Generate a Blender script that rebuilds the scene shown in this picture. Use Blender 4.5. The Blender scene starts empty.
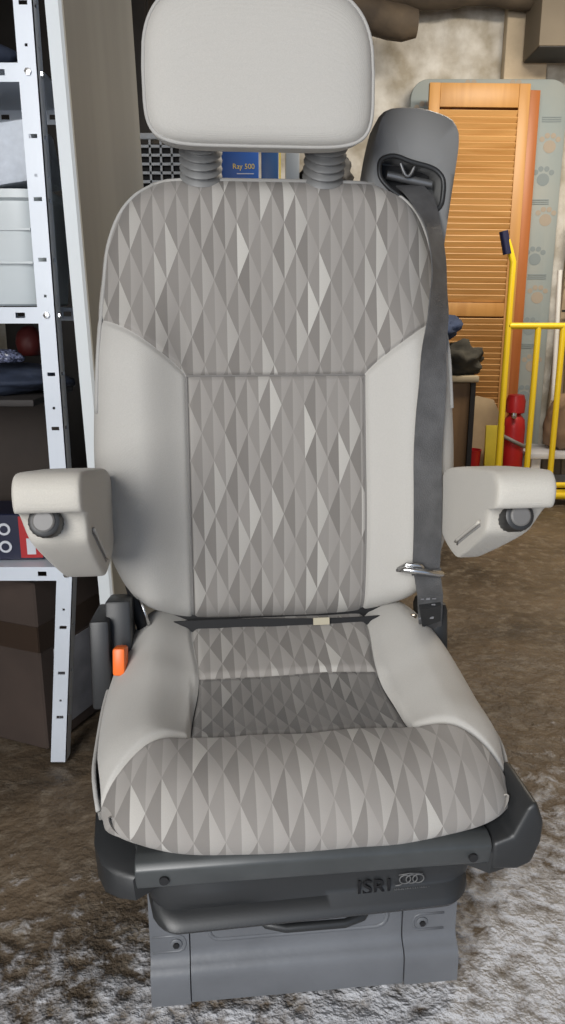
import bpy, bmesh, math, random
from math import sin, cos, pi, radians, sqrt, exp
from mathutils import Vector, Matrix, noise
random.seed(4)
SC = bpy.context.scene
COL = SC.collection

# ------------------------------------------------------------------ camera, light, exposure
cam_d = bpy.data.cameras.new('camera'); cam = bpy.data.objects.new('camera', cam_d); COL.objects.link(cam)
cam.location = (0, 0, .97); cam.rotation_euler = (radians(90-14.9), 0, 0)
cam_d.sensor_fit = 'VERTICAL'; cam_d.sensor_height = 36; cam_d.lens = 36*770/1024
cam_d.clip_start = .05; cam_d.clip_end = 100
SC.camera = cam
SC.view_settings.view_transform = 'Standard'
SC.view_settings.look = 'None'
SC.view_settings.gamma = 1
SC.view_settings.use_curve_mapping = False
SC.view_settings.exposure = 0.0
world = bpy.data.worlds.new('sky'); SC.world = world; world.use_nodes = True
bg = world.node_tree.nodes['Background']
bg.inputs[0].default_value = (.55, .72, 1, 1); bg.inputs[1].default_value = .6

def area(name, loc, target, sx, sy, power, col):
    d = bpy.data.lights.new(name, 'AREA'); d.shape = 'RECTANGLE'; d.size = sx; d.size_y = sy
    d.energy = power; d.color = col
    o = bpy.data.objects.new(name, d); COL.objects.link(o); o.location = loc
    o.rotation_euler = (Vector(target)-Vector(loc)).to_track_quat('-Z', 'Y').to_euler()
    return o
area('daylight', (-1.15, -1.75, 1.7), (.1, 1.1, .65), 1.4, 1.9, 138, (1, .985, .96))
area('interior_lamp', (1.25, 2.9, 2.44), (1.1, 3.6, 0), 1.1, .25, 48, (1, .90, .76))

# ------------------------------------------------------------------ materials
def mat(name, col, rough=.6, metal=0., var=0., vscale=8., bump=0., bscale=60., col2=None, spec=None):
    m = bpy.data.materials.new(name); m.use_nodes = True
    nt = m.node_tree; b = nt.nodes['Principled BSDF']
    b.inputs['Roughness'].default_value = rough; b.inputs['Metallic'].default_value = metal
    if spec is not None: b.inputs['Specular IOR Level'].default_value = spec
    c = (*col, 1)
    b.inputs['Base Color'].default_value = c
    tc = nt.nodes.new('ShaderNodeTexCoord')
    if var or col2:
        n = nt.nodes.new('ShaderNodeTexNoise'); n.inputs['Scale'].default_value = vscale; n.inputs['Detail'].default_value = 6
        nt.links.new(tc.outputs['Object'], n.inputs['Vector'])
        r = nt.nodes.new('ShaderNodeValToRGB'); nt.links.new(n.outputs['Fac'], r.inputs['Fac'])
        r.color_ramp.elements[0].position = .35; r.color_ramp.elements[1].position = .65
        r.color_ramp.elements[0].color = (*col2, 1) if col2 else tuple(x*(1-var) for x in col)+(1,)
        r.color_ramp.elements[1].color = c if col2 else tuple(min(1, x*(1+var)) for x in col)+(1,)
        nt.links.new(r.outputs['Color'], b.inputs['Base Color'])
    if bump:
        n = nt.nodes.new('ShaderNodeTexNoise'); n.inputs['Scale'].default_value = bscale; n.inputs['Detail'].default_value = 5
        nt.links.new(tc.outputs['Object'], n.inputs['Vector'])
        bp = nt.nodes.new('ShaderNodeBump'); bp.inputs['Strength'].default_value = bump; bp.inputs['Distance'].default_value = .01
        nt.links.new(n.outputs['Fac'], bp.inputs['Height']); nt.links.new(bp.outputs['Normal'], b.inputs['Normal'])
    return m

def mth(nt, op, a, b=None, c=None):
    n = nt.nodes.new('ShaderNodeMath'); n.operation = op
    for i, v in enumerate((a, b, c)):
        if v is None: continue
        if isinstance(v, (int, float)): n.inputs[i].default_value = v
        else: nt.links.new(v, n.inputs[i])
    return n.outputs[0]

def mixc(nt, f, a, b):
    n = nt.nodes.new('ShaderNodeMix'); n.data_type = 'RGBA'
    if isinstance(f, (int, float)): n.inputs[0].default_value = f
    else: nt.links.new(f, n.inputs[0])
    for i, v in ((6, a), (7, b)):
        if isinstance(v, tuple): n.inputs[i].default_value = (*v, 1)
        else: nt.links.new(v, n.inputs[i])
    return n.outputs[2]

def weave(nt, b, uv, strength=.25):
    w1 = nt.nodes.new('ShaderNodeTexWave'); w1.inputs['Scale'].default_value = 260; w1.bands_direction = 'X'; w1.inputs['Distortion'].default_value = 1.5
    w2 = nt.nodes.new('ShaderNodeTexWave'); w2.inputs['Scale'].default_value = 260; w2.bands_direction = 'Y'; w2.inputs['Distortion'].default_value = 1.5
    nt.links.new(uv, w1.inputs['Vector']); nt.links.new(uv, w2.inputs['Vector'])
    nz = nt.nodes.new('ShaderNodeTexNoise'); nz.inputs['Scale'].default_value = 700; nt.links.new(uv, nz.inputs['Vector'])
    s = mth(nt, 'ADD', mth(nt, 'ADD', w1.outputs['Fac'], w2.outputs['Fac']), nz.outputs['Fac'])
    bp = nt.nodes.new('ShaderNodeBump'); bp.inputs['Strength'].default_value = strength; bp.inputs['Distance'].default_value = .001
    nt.links.new(s, bp.inputs['Height']); nt.links.new(bp.outputs['Normal'], b.inputs['Normal'])
    return nz.outputs['Fac']

def fabric_pattern(name, w=.0375, h=.088, dark=(.185, .170, .156), mid=(.30, .28, .26), light=(.56, .54, .50)):
    m = bpy.data.materials.new(name); m.use_nodes = True
    nt = m.node_tree; b = nt.nodes['Principled BSDF']
    b.inputs['Roughness'].default_value = .9; b.inputs['Specular IOR Level'].default_value = .2
    b.inputs['Sheen Weight'].default_value = .15
    uvn = nt.nodes.new('ShaderNodeUVMap'); uv = uvn.outputs[0]
    sp = nt.nodes.new('ShaderNodeSeparateXYZ'); nt.links.new(uv, sp.inputs[0])
    U = mth(nt, 'DIVIDE', sp.outputs[0], w); V = mth(nt, 'DIVIDE', sp.outputs[1], h)
    A = mth(nt, 'ADD', U, V); B = mth(nt, 'SUBTRACT', U, V)
    fa = mth(nt, 'FLOOR', A); fb = mth(nt, 'FLOOR', B)
    ra = mth(nt, 'SUBTRACT', A, fa); rb = mth(nt, 'SUBTRACT', B, fb)
    s = mth(nt, 'ADD', ra, rb)
    right = mth(nt, 'GREATER_THAN', s, 1.0)
    cb = nt.nodes.new('ShaderNodeCombineXYZ'); nt.links.new(fa, cb.inputs[0]); nt.links.new(fb, cb.inputs[1]); nt.links.new(right, cb.inputs[2])
    wn = nt.nodes.new('ShaderNodeTexWhiteNoise'); wn.noise_dimensions = '3D'; nt.links.new(cb.outputs[0], wn.inputs['Vector'])
    r = wn.outputs['Value']
    rd = mth(nt, 'POWER', r, 5.0)
    # right halves lighter, a few much brighter; each fades a little away from the centre line
    fade = mth(nt, 'MULTIPLY', mth(nt, 'SUBTRACT', 1.6, s), .55)
    lf = mth(nt, 'ADD', mth(nt, 'MULTIPLY', rd, .9), mth(nt, 'MULTIPLY', fade, .28))
    cl = mixc(nt, mth(nt, 'MINIMUM', lf, 1.0), mid, light)
    cd = mixc(nt, mth(nt, 'MULTIPLY', r, .75), dark, mid)
    c = mixc(nt, right, cd, cl)
    nz = weave(nt, b, uv, .3)
    c2 = mixc(nt, mth(nt, 'MULTIPLY', nz, .35), c, (.22, .21, .195))
    nt.links.new(c2, b.inputs['Base Color'])
    return m

def fabric_plain(name, col, strength=.25):
    m = bpy.data.materials.new(name); m.use_nodes = True
    nt = m.node_tree; b = nt.nodes['Principled BSDF']
    b.inputs['Roughness'].default_value = .92; b.inputs['Specular IOR Level'].default_value = .2
    b.inputs['Sheen Weight'].default_value = .15
    tc = nt.nodes.new('ShaderNodeTexCoord')
    mp = nt.nodes.new('ShaderNodeMapping'); nt.links.new(tc.outputs['Object'], mp.inputs['Vector'])
    nz = weave(nt, b, mp.outputs[0], strength)
    c = mixc(nt, nz, tuple(x*.88 for x in col), tuple(min(1, x*1.1) for x in col))
    nt.links.new(c, b.inputs['Base Color'])
    return m

M = {}
M['pattern'] = fabric_pattern('patterned_fabric')
M['cloth'] = fabric_plain('grey_cloth', (.47, .455, .425))
M['arm_cloth'] = fabric_plain('armrest_cloth', (.50, .475, .425))
M['piping'] = fabric_plain('piping_cloth', (.40, .39, .37))
M['pipdark'] = fabric_plain('seam_cloth', (.20, .19, .18))
M['plastic'] = mat('dark_plastic', (.020, .021, .022), .45, bump=.03, bscale=400)
M['plastic2'] = mat('grey_plastic', (.19, .19, .187), .5, bump=.03, bscale=500)
M['steel'] = mat('painted_seat_steel', (.050, .054, .055), .36, var=.12, vscale=20)
M['base'] = mat('grey_painted_base', (.125, .131, .142), .42, var=.10, vscale=9, bump=.05, bscale=90)
M['rubber'] = mat('black_rubber', (.020, .021, .022), .42, bump=.02, bscale=300)
M['black'] = mat('black_matt', (.008, .008, .009), .7)
M['webbing'] = mat('belt_webbing', (.088, .088, .09), .55, var=.2, vscale=30, bump=.25, bscale=500)
M['orange'] = mat('orange_plastic', (.85, .16, .02), .4)
M['chrome'] = mat('bright_metal', (.6, .6, .6), .25, 1)
M['knob'] = mat('knob_black', (.02, .02, .02), .4)
M['knobcap'] = mat('knob_cap', (.13, .125, .12), .45)
M['shelf'] = mat('white_shelf_paint', (.66, .71, .78), .35, var=.04, vscale=6)
M['wood'] = None

# ------------------------------------------------------------------ mesh builder
class B:
    def __init__(s): s.v = []; s.f = []; s.uv = None
    def add(s, vs, fs):
        k = len(s.v); s.v += [Vector(v) for v in vs]; s.f += [tuple(i+k for i in f) for f in fs]; return s
    def bm(s, bm, mtx=None):
        bm.verts.index_update()
        return s.add([(mtx @ v.co) if mtx else v.co.copy() for v in bm.verts], [[v.index for v in f.verts] for f in bm.faces])
    def box(s, c, d, rot=(0, 0, 0), bev=0, seg=2, mtx=None):
        bm = bmesh.new(); bmesh.ops.create_cube(bm, size=1)
        bmesh.ops.scale(bm, vec=d, verts=bm.verts)
        if bev: bmesh.ops.bevel(bm, geom=bm.edges[:], offset=bev, segments=seg, profile=.5, affect='EDGES')
        from mathutils import Euler
        m = Matrix.Translation(c) @ Euler(rot).to_matrix().to_4x4()
        if mtx: m = mtx @ m
        s.bm(bm, m); bm.free(); return s
    def tube(s, pts, r, n=10, closed=False, caps=True):
        pts = [Vector(p) for p in pts]; N = len(pts)
        rs = r if isinstance(r, (list, tuple)) else [r]*N
        ref = None; vs = []; fs = []
        for i, p in enumerate(pts):
            if closed: t = pts[(i+1) % N]-pts[i-1]
            else: t = pts[min(i+1, N-1)]-pts[max(i-1, 0)]
            t.normalize()
            if ref is None:
                ref = t.orthogonal().normalized()
            ref = (ref-t*ref.dot(t)); ref.normalize(); b = t.cross(ref)
            for k in range(n):
                a = 2*pi*k/n; vs.append(p+(ref*cos(a)+b*sin(a))*rs[i])
        for i in range(N if closed else N-1):
            j = (i+1) % N
            for k in range(n): fs.append((i*n+k, i*n+(k+1) % n, j*n+(k+1) % n, j*n+k))
        if caps and not closed:
            fs.append(tuple(range(n-1, -1, -1))); fs.append(tuple((N-1)*n+k for k in range(n)))
        return s.add(vs, fs)
    def lathe(s, prof, n=24, mtx=None, cap=True):   # prof of (r,z)
        vs = []; fs = []
        for r, z in prof:
            for k in range(n):
                a = 2*pi*k/n; v = Vector((r*cos(a), r*sin(a), z)); vs.append(mtx @ v if mtx else v)
        for i in range(len(prof)-1):
            for k in range(n): fs.append((i*n+k, i*n+(k+1) % n, (i+1)*n+(k+1) % n, (i+1)*n+k))
        if cap:
            fs.append(tuple(range(n-1, -1, -1))); fs.append(tuple((len(prof)-1)*n+k for k in range(n)))
        return s.add(vs, fs)
    def prism(s, poly, a, b, fn, bev=0, seg=2):   # polygon in 2d; fn(p,q,t)->3d
        bm = bmesh.new()
        lo = [bm.verts.new(fn(p, q, a)) for p, q in poly]; hi = [bm.verts.new(fn(p, q, b)) for p, q in poly]
        n = len(poly)
        bm.faces.new(lo[::-1]); bm.faces.new(hi)
        for i in range(n): bm.faces.new((lo[i], lo[(i+1) % n], hi[(i+1) % n], hi[i]))
        bmesh.ops.recalc_face_normals(bm, faces=bm.faces)
        if bev: bmesh.ops.bevel(bm, geom=bm.edges[:], offset=bev, segments=seg, profile=.5, affect='EDGES')
        s.bm(bm); bm.free(); return s
    def ribbon(s, pts, wd, w, t):     # strap: centres, width directions, width, thickness
        pts = [Vector(p) for p in pts]; N = len(pts); vs = []; fs = []
        for i, p in enumerate(pts):
            tg = (pts[min(i+1, N-1)]-pts[max(i-1, 0)]).normalized()
            d = Vector(wd[i] if isinstance(wd, list) else wd); d = (d-tg*d.dot(tg)).normalized(); nn = tg.cross(d)
            ww = w[i] if isinstance(w, list) else w
            for a, b in ((-1, -1), (1, -1), (1, 1), (-1, 1)): vs.append(p+d*a*ww/2+nn*b*t/2)
        for i in range(N-1):
            for k in range(4): fs.append((i*4+k, i*4+(k+1) % 4, i*4+4+(k+1) % 4, i*4+4+k))
        fs.append((3, 2, 1, 0)); fs.append(tuple((N-1)*4+k for k in range(4)))
        return s.add(vs, fs)
    def rings(s, rings, close=True, capa=True, capb=True):
        n = len(rings[0]); vs = [p for r in rings for p in r]; fs = []
        for i in range(len(rings)-1):
            for k in range(n if close else n-1): fs.append((i*n+k, i*n+(k+1) % n, (i+1)*n+(k+1) % n, (i+1)*n+k))
        if capa: fs.append(tuple(range(n-1, -1, -1)))
        if capb: fs.append(tuple((len(rings)-1)*n+k for k in range(n)))
        return s.add(vs, fs)
    def obj(s, name, m, parent=None, smooth=35, fixn=True, uv=None):
        me = bpy.data.meshes.new(name); me.from_pydata([tuple(v) for v in s.v], [], s.f); me.update()
        if fixn:
            bm = bmesh.new(); bm.from_mesh(me); bmesh.ops.recalc_face_normals(bm, faces=bm.faces); bm.to_mesh(me); bm.free()
        if uv:
            l = me.uv_layers.new(name='UVMap')
            for lp in me.loops: l.data[lp.index].uv = uv[lp.vertex_index]
        if smooth:
            for p in me.polygons: p.use_smooth = True
            if smooth < 180: me.set_sharp_from_angle(angle=radians(smooth))
        me.materials.append(m)
        o = bpy.data.objects.new(name, me); COL.objects.link(o)
        if parent: o.parent = parent
        return o

def tag(o, label=None, cat=None, group=None, kind=None):
    if label: o['label'] = label
    if cat: o['category'] = cat
    if group: o['group'] = group
    if kind: o['kind'] = kind
    return o
def thing(name, label, cat, loc=(0, 0, 0), rz=0, group=None):
    o = bpy.data.objects.new(name, None); COL.objects.link(o); o.location = loc; o.rotation_euler = (0, 0, rz); o.empty_display_size = .05
    return tag(o, label, cat, group)
def struct(b, name, m, **k):
    return tag(b.obj(name, m, None, **k), kind='structure')
def lerp(tab, x):
    if x <= tab[0][0]: return tab[0][1]
    for (a, p), (b, q) in zip(tab, tab[1:]):
        if x <= b: return p+(q-p)*(x-a)/(b-a)
    return tab[-1][1]
def smooth_tab(tab, x):   # catmull-rom
    n = len(tab)
    if x <= tab[0][0]: return tab[0][1]
    if x >= tab[-1][0]: return tab[-1][1]
    for i in range(n-1):
        if x <= tab[i+1][0]:
            x0, y0 = tab[i]; x1, y1 = tab[i+1]; t = (x-x0)/(x1-x0)
            m0 = (y1-tab[i-1][1])/(x1-tab[i-1][0]) if i > 0 else (y1-y0)/(x1-x0)
            m1 = (tab[i+2][1]-y0)/(tab[i+2][0]-x0) if i < n-2 else (y1-y0)/(x1-x0)
            h = x1-x0
            return (2*t**3-3*t*t+1)*y0+(t**3-2*t*t+t)*h*m0+(-2*t**3+3*t*t)*y1+(t**3-t*t)*h*m1
def sstep(a, b, x):
    t = max(0, min(1, (x-a)/(b-a))); return t*t*(3-2*t)
def text_mesh(txt, size, mtx, m, name, parent, depth=.001, bold=0.):
    c = bpy.data.curves.new(name, 'FONT'); c.body = txt; c.size = size; c.extrude = depth; c.align_x = 'CENTER'; c.align_y = 'CENTER'; c.offset = bold
    o = bpy.data.objects.new(name, c); COL.objects.link(o)
    bpy.context.view_layer.update()
    me = bpy.data.meshes.new_from_object(o.evaluated_get(bpy.context.evaluated_depsgraph_get()))
    bpy.data.objects.remove(o); me.transform(mtx); me.materials.clear(); me.materials.append(m); me.name = name
    o = bpy.data.objects.new(name, me); COL.objects.link(o); o.parent = parent
    return o

# ------------------------------------------------------------------ room shell
def floor_mat():
    m = bpy.data.materials.new('rough_concrete_floor'); m.use_nodes = True
    nt = m.node_tree; b = nt.nodes['Principled BSDF']; b.inputs['Roughness'].default_value = .55
    tc = nt.nodes.new('ShaderNodeTexCoord'); P = tc.outputs['Object']
    def nz(s, d=6, r=.55, dist=0):
        n = nt.nodes.new('ShaderNodeTexNoise'); n.inputs['Scale'].default_value = s; n.inputs['Detail'].default_value = d
        n.inputs['Roughness'].default_value = r; n.inputs['Distortion'].default_value = dist
        nt.links.new(P, n.inputs['Vector']); return n.outputs['Fac']
    def ramp(f, a, b_, ca=(0, 0, 0), cb=(1, 1, 1)):
        r = nt.nodes.new('ShaderNodeValToRGB'); nt.links.new(f, r.inputs['Fac'])
        r.color_ramp.elements[0].position = a; r.color_ramp.elements[1].position = b_
        r.color_ramp.elements[0].color = (*ca, 1); r.color_ramp.elements[1].color = (*cb, 1); return r.outputs['Color']
    c = ramp(nz(2.2, 8, .6), .35, .68, (.045, .032, .020), (.165, .122, .080))
    c = mixc(nt, ramp(nz(22, 8, .7), .50, .80), c, (.26, .22, .17))
    # flaky white powder and worn cement, thickest near the doorway
    sp = nt.nodes.new('ShaderNodeSeparateXYZ'); nt.links.new(P, sp.inputs[0])
    mr = nt.nodes.new('ShaderNodeMapRange'); mr.inputs[1].default_value = 1.85; mr.inputs[2].default_value = .75
    nt.links.new(mth(nt, 'SUBTRACT', sp.outputs[1], mth(nt, 'MULTIPLY', sp.outputs[0], .5)), mr.inputs[0])
    f1 = mth(nt, 'ADD', mth(nt, 'MULTIPLY', nz(30, 8, .68, .15), 1.0), mth(nt, 'MULTIPLY', nz(3.1, 4), .35))
    thr = mth(nt, 'SUBTRACT', 1.02, mth(nt, 'MULTIPLY', mr.outputs[0], .56))
    f2 = mth(nt, 'MULTIPLY', mth(nt, 'SUBTRACT', f1, thr), 4.5)
    cl = nt.nodes.new('ShaderNodeClamp'); nt.links.new(f2, cl.inputs[0])
    c = mixc(nt, mth(nt, 'MULTIPLY', cl.outputs[0], .85), c, (.58, .59, .62))
    nt.links.new(c, b.inputs['Base Color'])
    hgt = mth(nt, 'ADD', mth(nt, 'MULTIPLY', nz(30, 4, .55, .0), mth(nt, 'ADD', mth(nt, 'MULTIPLY', mr.outputs[0], .9), .25)), mth(nt, 'MULTIPLY', nz(9, 4), .4))
    bp = nt.nodes.new('ShaderNodeBump'); bp.inputs['Strength'].default_value = .9; bp.inputs['Distance'].default_value = .03
    nt.links.new(hgt, bp.inputs['Height']); nt.links.new(bp.outputs['Normal'], b.inputs['Normal'])
    return m
XL, XR, YF, YB, ZT = -1.9, 2.7, -.55, 4.45, 2.62
b = B()
nx, ny = 150, 170
vs = []
for j in range(ny+1):
    for i in range(nx+1):
        x = XL-.05+(XR-XL+.1)*i/nx; y = YF-1.5+(YB-YF+1.55)*j/ny
        vs.append((x, y, -.006+.006*noise.fractal(Vector((x*7, y*7, 0)), 1, 2, 4)))
b.add(vs, [(j*(nx+1)+i, j*(nx+1)+i+1, (j+1)*(nx+1)+i+1, (j+1)*(nx+1)+i) for j in range(ny) for i in range(nx)])
struct(b, 'floor', floor_mat(), smooth=180)
M['plaster'] = mat('rough_lime_plaster', (.72, .70, .65), .9, col2=(.38, .34, .27), vscale=7, bump=1.0, bscale=16)
M['stonewall'] = mat('beige_wall', (.52, .43, .31), .9, var=.15, vscale=6, bump=.5, bscale=20)
M['darkwall'] = mat('dim_block_wall', (.12, .11, .10), .9, var=.2, vscale=6, bump=.5, bscale=20)
# back wall: rough plaster with real unevenness
b = B(); vs = []; nx, nz_ = 150, 90
for j in range(nz_+1):
    for i in range(nx+1):
        x = XL+(XR-XL)*i/nx; z = ZT*j/nz_
        vs.append((x, YB+.02+.016*noise.fractal(Vector((x*6, z*6, 3)), 1, 2, 5), z))
b.add(vs, [(j*(nx+1)+i, j*(nx+1)+i+1, (j+1)*(nx+1)+i+1, (j+1)*(nx+1)+i) for j in range(nz_) for i in range(nx)])
b.box(((XL+XR)/2, YB+.15, ZT/2), (XR-XL, .18, ZT))
struct(b, 'wall_back', M['plaster'], smooth=180)
struct(B().box((XL-.06, (YB+YF)/2, ZT/2), (.12, YB-YF+.5, ZT)), 'wall_left', M['darkwall'], smooth=0)
struct(B().box((XR+.06, (YB+YF)/2, ZT/2), (.12, YB-YF+.5, ZT)), 'wall_right', M['stonewall'], smooth=0)
struct(B().box(((XL+XR)/2, (YB+YF)/2, ZT+.05), (XR-XL+.3, YB-YF+.6, .1)), 'ceiling', mat('ceiling_boards', (.16, .12, .09), .8, var=.2), smooth=0)
b = B().box(((XL-1.15)/2-.0, YF-.1, ZT/2), (-1.15-XL, .2, ZT)).box((2.45, YF-.1, ZT/2), (.5, .2, ZT)).box((.6, YF-.1, 2.45), (3.3, .2, .34))
struct(b, 'wall_front', M['stonewall'], smooth=0)
b = B().box((1.245, YB-.02, 2.2), (.22, .07, .84), bev=.01)
struct(b, 'trim_1', M['stonewall'])

# ------------------------------------------------------------------ the seat (local frame: x right, y back, z up)
SX, SY, SA = .04, .80, radians(6)
seat = thing('suspension_seat', 'grey patterned truck driver seat with headrest and armrests standing on the rough floor', 'seat', (SX, SY, 0), SA)

# ---- backrest
ZB, ZTOP = .448, 1.169
WT = [(.448, .175), (.455, .193), (.465, .207), (.485, .228), (.515, .250), (.56, .272), (.61, .286), (.66, .294), (.74, .298), (.84, .294), (.92, .288), (1.0, .282), (1.05, .276), (1.085, .266), (1.118, .249), (1.143, .226), (1.157, .204), (1.165, .188), (1.169, .172)]
UI = .146; ZS = .862
def yfront(z): return .425+.115*(z-.44)-.018*exp(-((z-.62)/.13)**2)
def back_pt(x, z):
    W = smooth_tab(WT, z); u = min(1, abs(x)/W)
    y = yfront(z)
    bz = sstep(.44, .52, z)*(1-sstep(.88, 1.04, z))
    y -= .050*bz*sstep(.135, .225, abs(x))
    y += .012*(1-bz)*0
    ramp = u**9
    y += .062*(1-sqrt(max(0, 1-min(1, ramp))))
    y += .010*u**3*(1-bz)
    for e, k in ((ZTOP, .05), (ZB, .05)):
        t = max(0, 1-abs(e-z)/k)
        y += .042*(1-sqrt(max(0, 1-t*t*.999)))
    # seams pull the cover in
    g = 0
    if z < ZS+.02: g = max(g, exp(-((abs(x)-UI)/.004)**2)*sstep(ZS+.012, ZS, z))
    if abs(x) < UI+.004: g = max(g, exp(-((z-ZS)/.004)**2))
    if abs(x) > UI: g = max(g, exp(-((z-cz(abs(x)))/.005)**2))
    y += .006*g
    y += .0018*noise.noise(Vector((x*9, z*9, 1)))
    return Vector((x, y, z))
def cz(ax):   # lower edge of the upper patterned panel, outside the insert
    t = max(0, min(1, (ax-UI)/(.287-UI)))
    return ZS+.088*sin(t*pi/2)**.9
def dist(n, p=2.0, both=True):
    o = []
    for i in range(n+1):
        t = i/n
        o.append(.5-.5*cos(pi*t))
    return o
def patch(fn, us, vs_, uvf=None):
    b = B(); V = []; UV = []
    for v in vs_:
        for u in us:
            p = fn(u, v); V.append(p); UV.append(uvf(p, u, v) if uvf else (p.x, p.z))
    n = len(us)
    b.add(V, [(j*n+i, j*n+i+1, (j+1)*n+i+1, (j+1)*n+i) for j in range(len(vs_)-1) for i in range(n-1)])
    return b, UV
def Wb(z): return smooth_tab(WT, z)
back = B()
# boundary loop of the backrest cover
zz = [ZB+(ZTOP-ZB)*t for t in dist(60)]
loop = [back_pt(Wb(z), z) for z in zz]+[back_pt(x, ZTOP) for x in [.172*(1-2*i/14) for i in range(1, 14)]]+[back_pt(-Wb(z), z) for z in reversed(zz)]+[back_pt(x, ZB) for x in [-.175*(1-2*i/14) for i in range(1, 14)]]
cc = Vector((0, .5, .8))
def inset(L, k, dy):
    return [Vector((p.x*(1-k), p.y+dy, cc.z+(p.z-cc.z)*(1-k*.7))) for p in L]
back.rings([loop, inset(loop, -.004, .012), inset(loop, -.002, .045), inset(loop, .05, .075), inset(loop, .2, .085)], capa=False)
backrest = back.obj('backrest', M['cloth'], seat, smooth=60)
tag(backrest, 'grey fabric backrest sides and rear')
us = [-1+2*t for t in dist(90)]
def upf(u, v):
    # v 0..1 from lower seam to top, full width
    x0 = u*.2875
    if abs(x0) <= UI: zl = ZS
    else: zl = cz(abs(x0))
    z = zl+(ZTOP-zl)*v
    x = u*Wb(z)
    # keep the lower boundary on the seam
    x = x*(1-(1-v)**6)+max(-Wb(zl), min(Wb(zl), x0))*(1-v)**6
    return back_pt(x, z)
us2 = sorted(set([round(u, 5) for u in us]+[round(UI/.2875, 5), round(-UI/.2875, 5)]))
b_, uv = patch(upf, us2, dist(60), lambda p, u, v: (p.x+.004, p.z))
tag(b_.obj('upper_panel', M['pattern'], backrest, smooth=180, uv=uv, fixn=False), 'diamond patterned upper back panel')
b_, uv = patch(lambda u, v: back_pt(u*UI, ZB+(ZS-ZB)*v), [-1+2*t for t in dist(44)], dist(70), lambda p, u, v: (p.x+.0115, p.z+.02))
tag(b_.obj('back_insert', M['pattern'], backrest, smooth=180, uv=uv, fixn=False), 'diamond patterned centre panel of the backrest')
for s in (-1, 1):
    def bol(u, v):
        xz = UI+(.287-UI)*u; zt = cz(xz)
        z = ZB+(zt-ZB)*v; W = Wb(z)
        x = UI+(W-UI)*u
        xt = UI+(min(.2875, Wb(zt))-UI)*u
        x = x*(1-v**6)+xt*v**6
        return back_pt(s*x, z)
    b_, uv = patch(bol, dist(36), dist(80))
    b_.obj('side_bolster', M['cloth'], backrest, smooth=180, fixn=False)
# piping round the cover and along the seams
def pipe_loop(k, dy, r):
    pts = []
    for z in zz[30:]: pts.append(back_pt(Wb(z)*.975, min(z, ZTOP-.003))+Vector((0, dy, 0)))
    top = [back_pt(x, ZTOP-.003)+Vector((0, dy, 0)) for x in [.168*(1-2*i/14) for i in range(1, 14)]]
    return pts+top+[Vector((-p.x, p.y, p.z)) for p in reversed(pts)]
B().tube([p+Vector((0, -.002, 0)) for p in pipe_loop(0, 0, 0)], .0032, 8).obj('piping', M['piping'], backrest, smooth=180)
sm = B()
for s in (-1, 1): sm.tube([back_pt(s*UI, ZB+.01+(ZS-ZB-.01)*i/40)+Vector((0, -.0008, 0)) for i in range(41)], .0016, 6)
sm.tube([back_pt(-UI+2*UI*i/30, ZS)+Vector((0, -.0008, 0)) for i in range(31)], .0016, 6)
sm.obj('seam', M['pipdark'], backrest, smooth=180)

# ---- seat cushion
PR = [(.50, .405), (.498, .425), (.488, .443), (.47, .452), (.44, .452), (.40, .448), (.35, .440), (.30, .430), (.26, .421), (.22, .415), (.18, .413), (.15, .414), (.12, .419), (.09, .423), (.06, .423), (.03, .417), (.005, .403), (-.012, .385), (-.020, .365), (-.018, .347), (-.008, .335), (.004, .330)]
CH = [0]
for p, q in zip(PR, PR[1:]): CH.append(CH[-1]+math.hypot(q[0]-p[0], q[1]-p[1]))
TY = [(c, p[0]) for c, p in zip(CH, PR)]; TZ = [(c, p[1]) for c, p in zip(CH, PR)]
SMAX = CH[-1]
def s_of_y(y):
    for (c0, a), (c1, b2) in zip(TY, TY[1:]):
        if b2 <= y <= a: return c0+(c1-c0)*(a-y)/(a-b2)
WC = [(0, .180), (.012, .205), (.03, .224), (.06, .240), (.10, .254), (.15, .266), (.20, .274), (.26, .280), (.32, .281), (.38, .279), (.42, .275), (.46, .269), (.49, .264), (.52, .258), (SMAX, .246)]
S1, S2 = s_of_y(.285), s_of_y(.135)
CI = .150
def cush_pt(x, s):
    y = smooth_tab(TY, s); z = smooth_tab(TZ, s)
    e = .004
    ty = smooth_tab(TY, min(SMAX, s+e))-smooth_tab(TY, max(0, s-e)); tz = smooth_tab(TZ, min(SMAX, s+e))-smooth_tab(TZ, max(0, s-e))
    L = math.hypot(ty, tz) or 1; n = Vector((0, tz/L, -ty/L))      # outward normal
    W = smooth_tab(WC, s); u = min(1, abs(x)/W)
    P = Vector((x, y, z))
    fr = sstep(SMAX-.16, SMAX-.07, s)                                 # 0 on top, 1 on the front face
    wing = sstep(.145, .215, abs(x))*sstep(.0, .08, s)*(1-sstep(S2-.03, S2+.10, s))
    P += Vector((0, 0, .030*wing))
    P -= n*(.075*(1-fr)+.040*fr)*(1-sqrt(max(0, 1-u**(8-3*fr))))
    P -= n*.012*u*u*fr
    g = 0
    if s < S2+.02: g = max(g, exp(-((abs(x)-ins(s))/.005)**2)*sstep(S2+.012, S2, s))
    if abs(x) < ins(s)+.004: g = max(g, exp(-((s-S1)/.005)**2), exp(-((s-S2)/.006)**2)*1.6)
    if abs(x) > CI: g = max(g, exp(-((s-cs(abs(x)))/.006)**2))
    P -= n*.006*g
    if S1 < s < S2 and abs(x) < CI: P -= n*.006*sin(pi*(s-S1)/(S2-S1))**.5
    P += n*.0035*noise.noise(Vector((x*11, s*11, 5)))
    P += n*.003*noise.noise(Vector((x*4+s*13, s*4, 8)))
    return P
def ins(s): return CI-.012*exp(-((s-S1)/.08)**2)
def cs(ax):
    t = max(0, min(1, (ax-CI)/(.26-CI))); return S2+.005+.085*t**1.6
cz2 = [SMAX*t for t in dist(60)]
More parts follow.
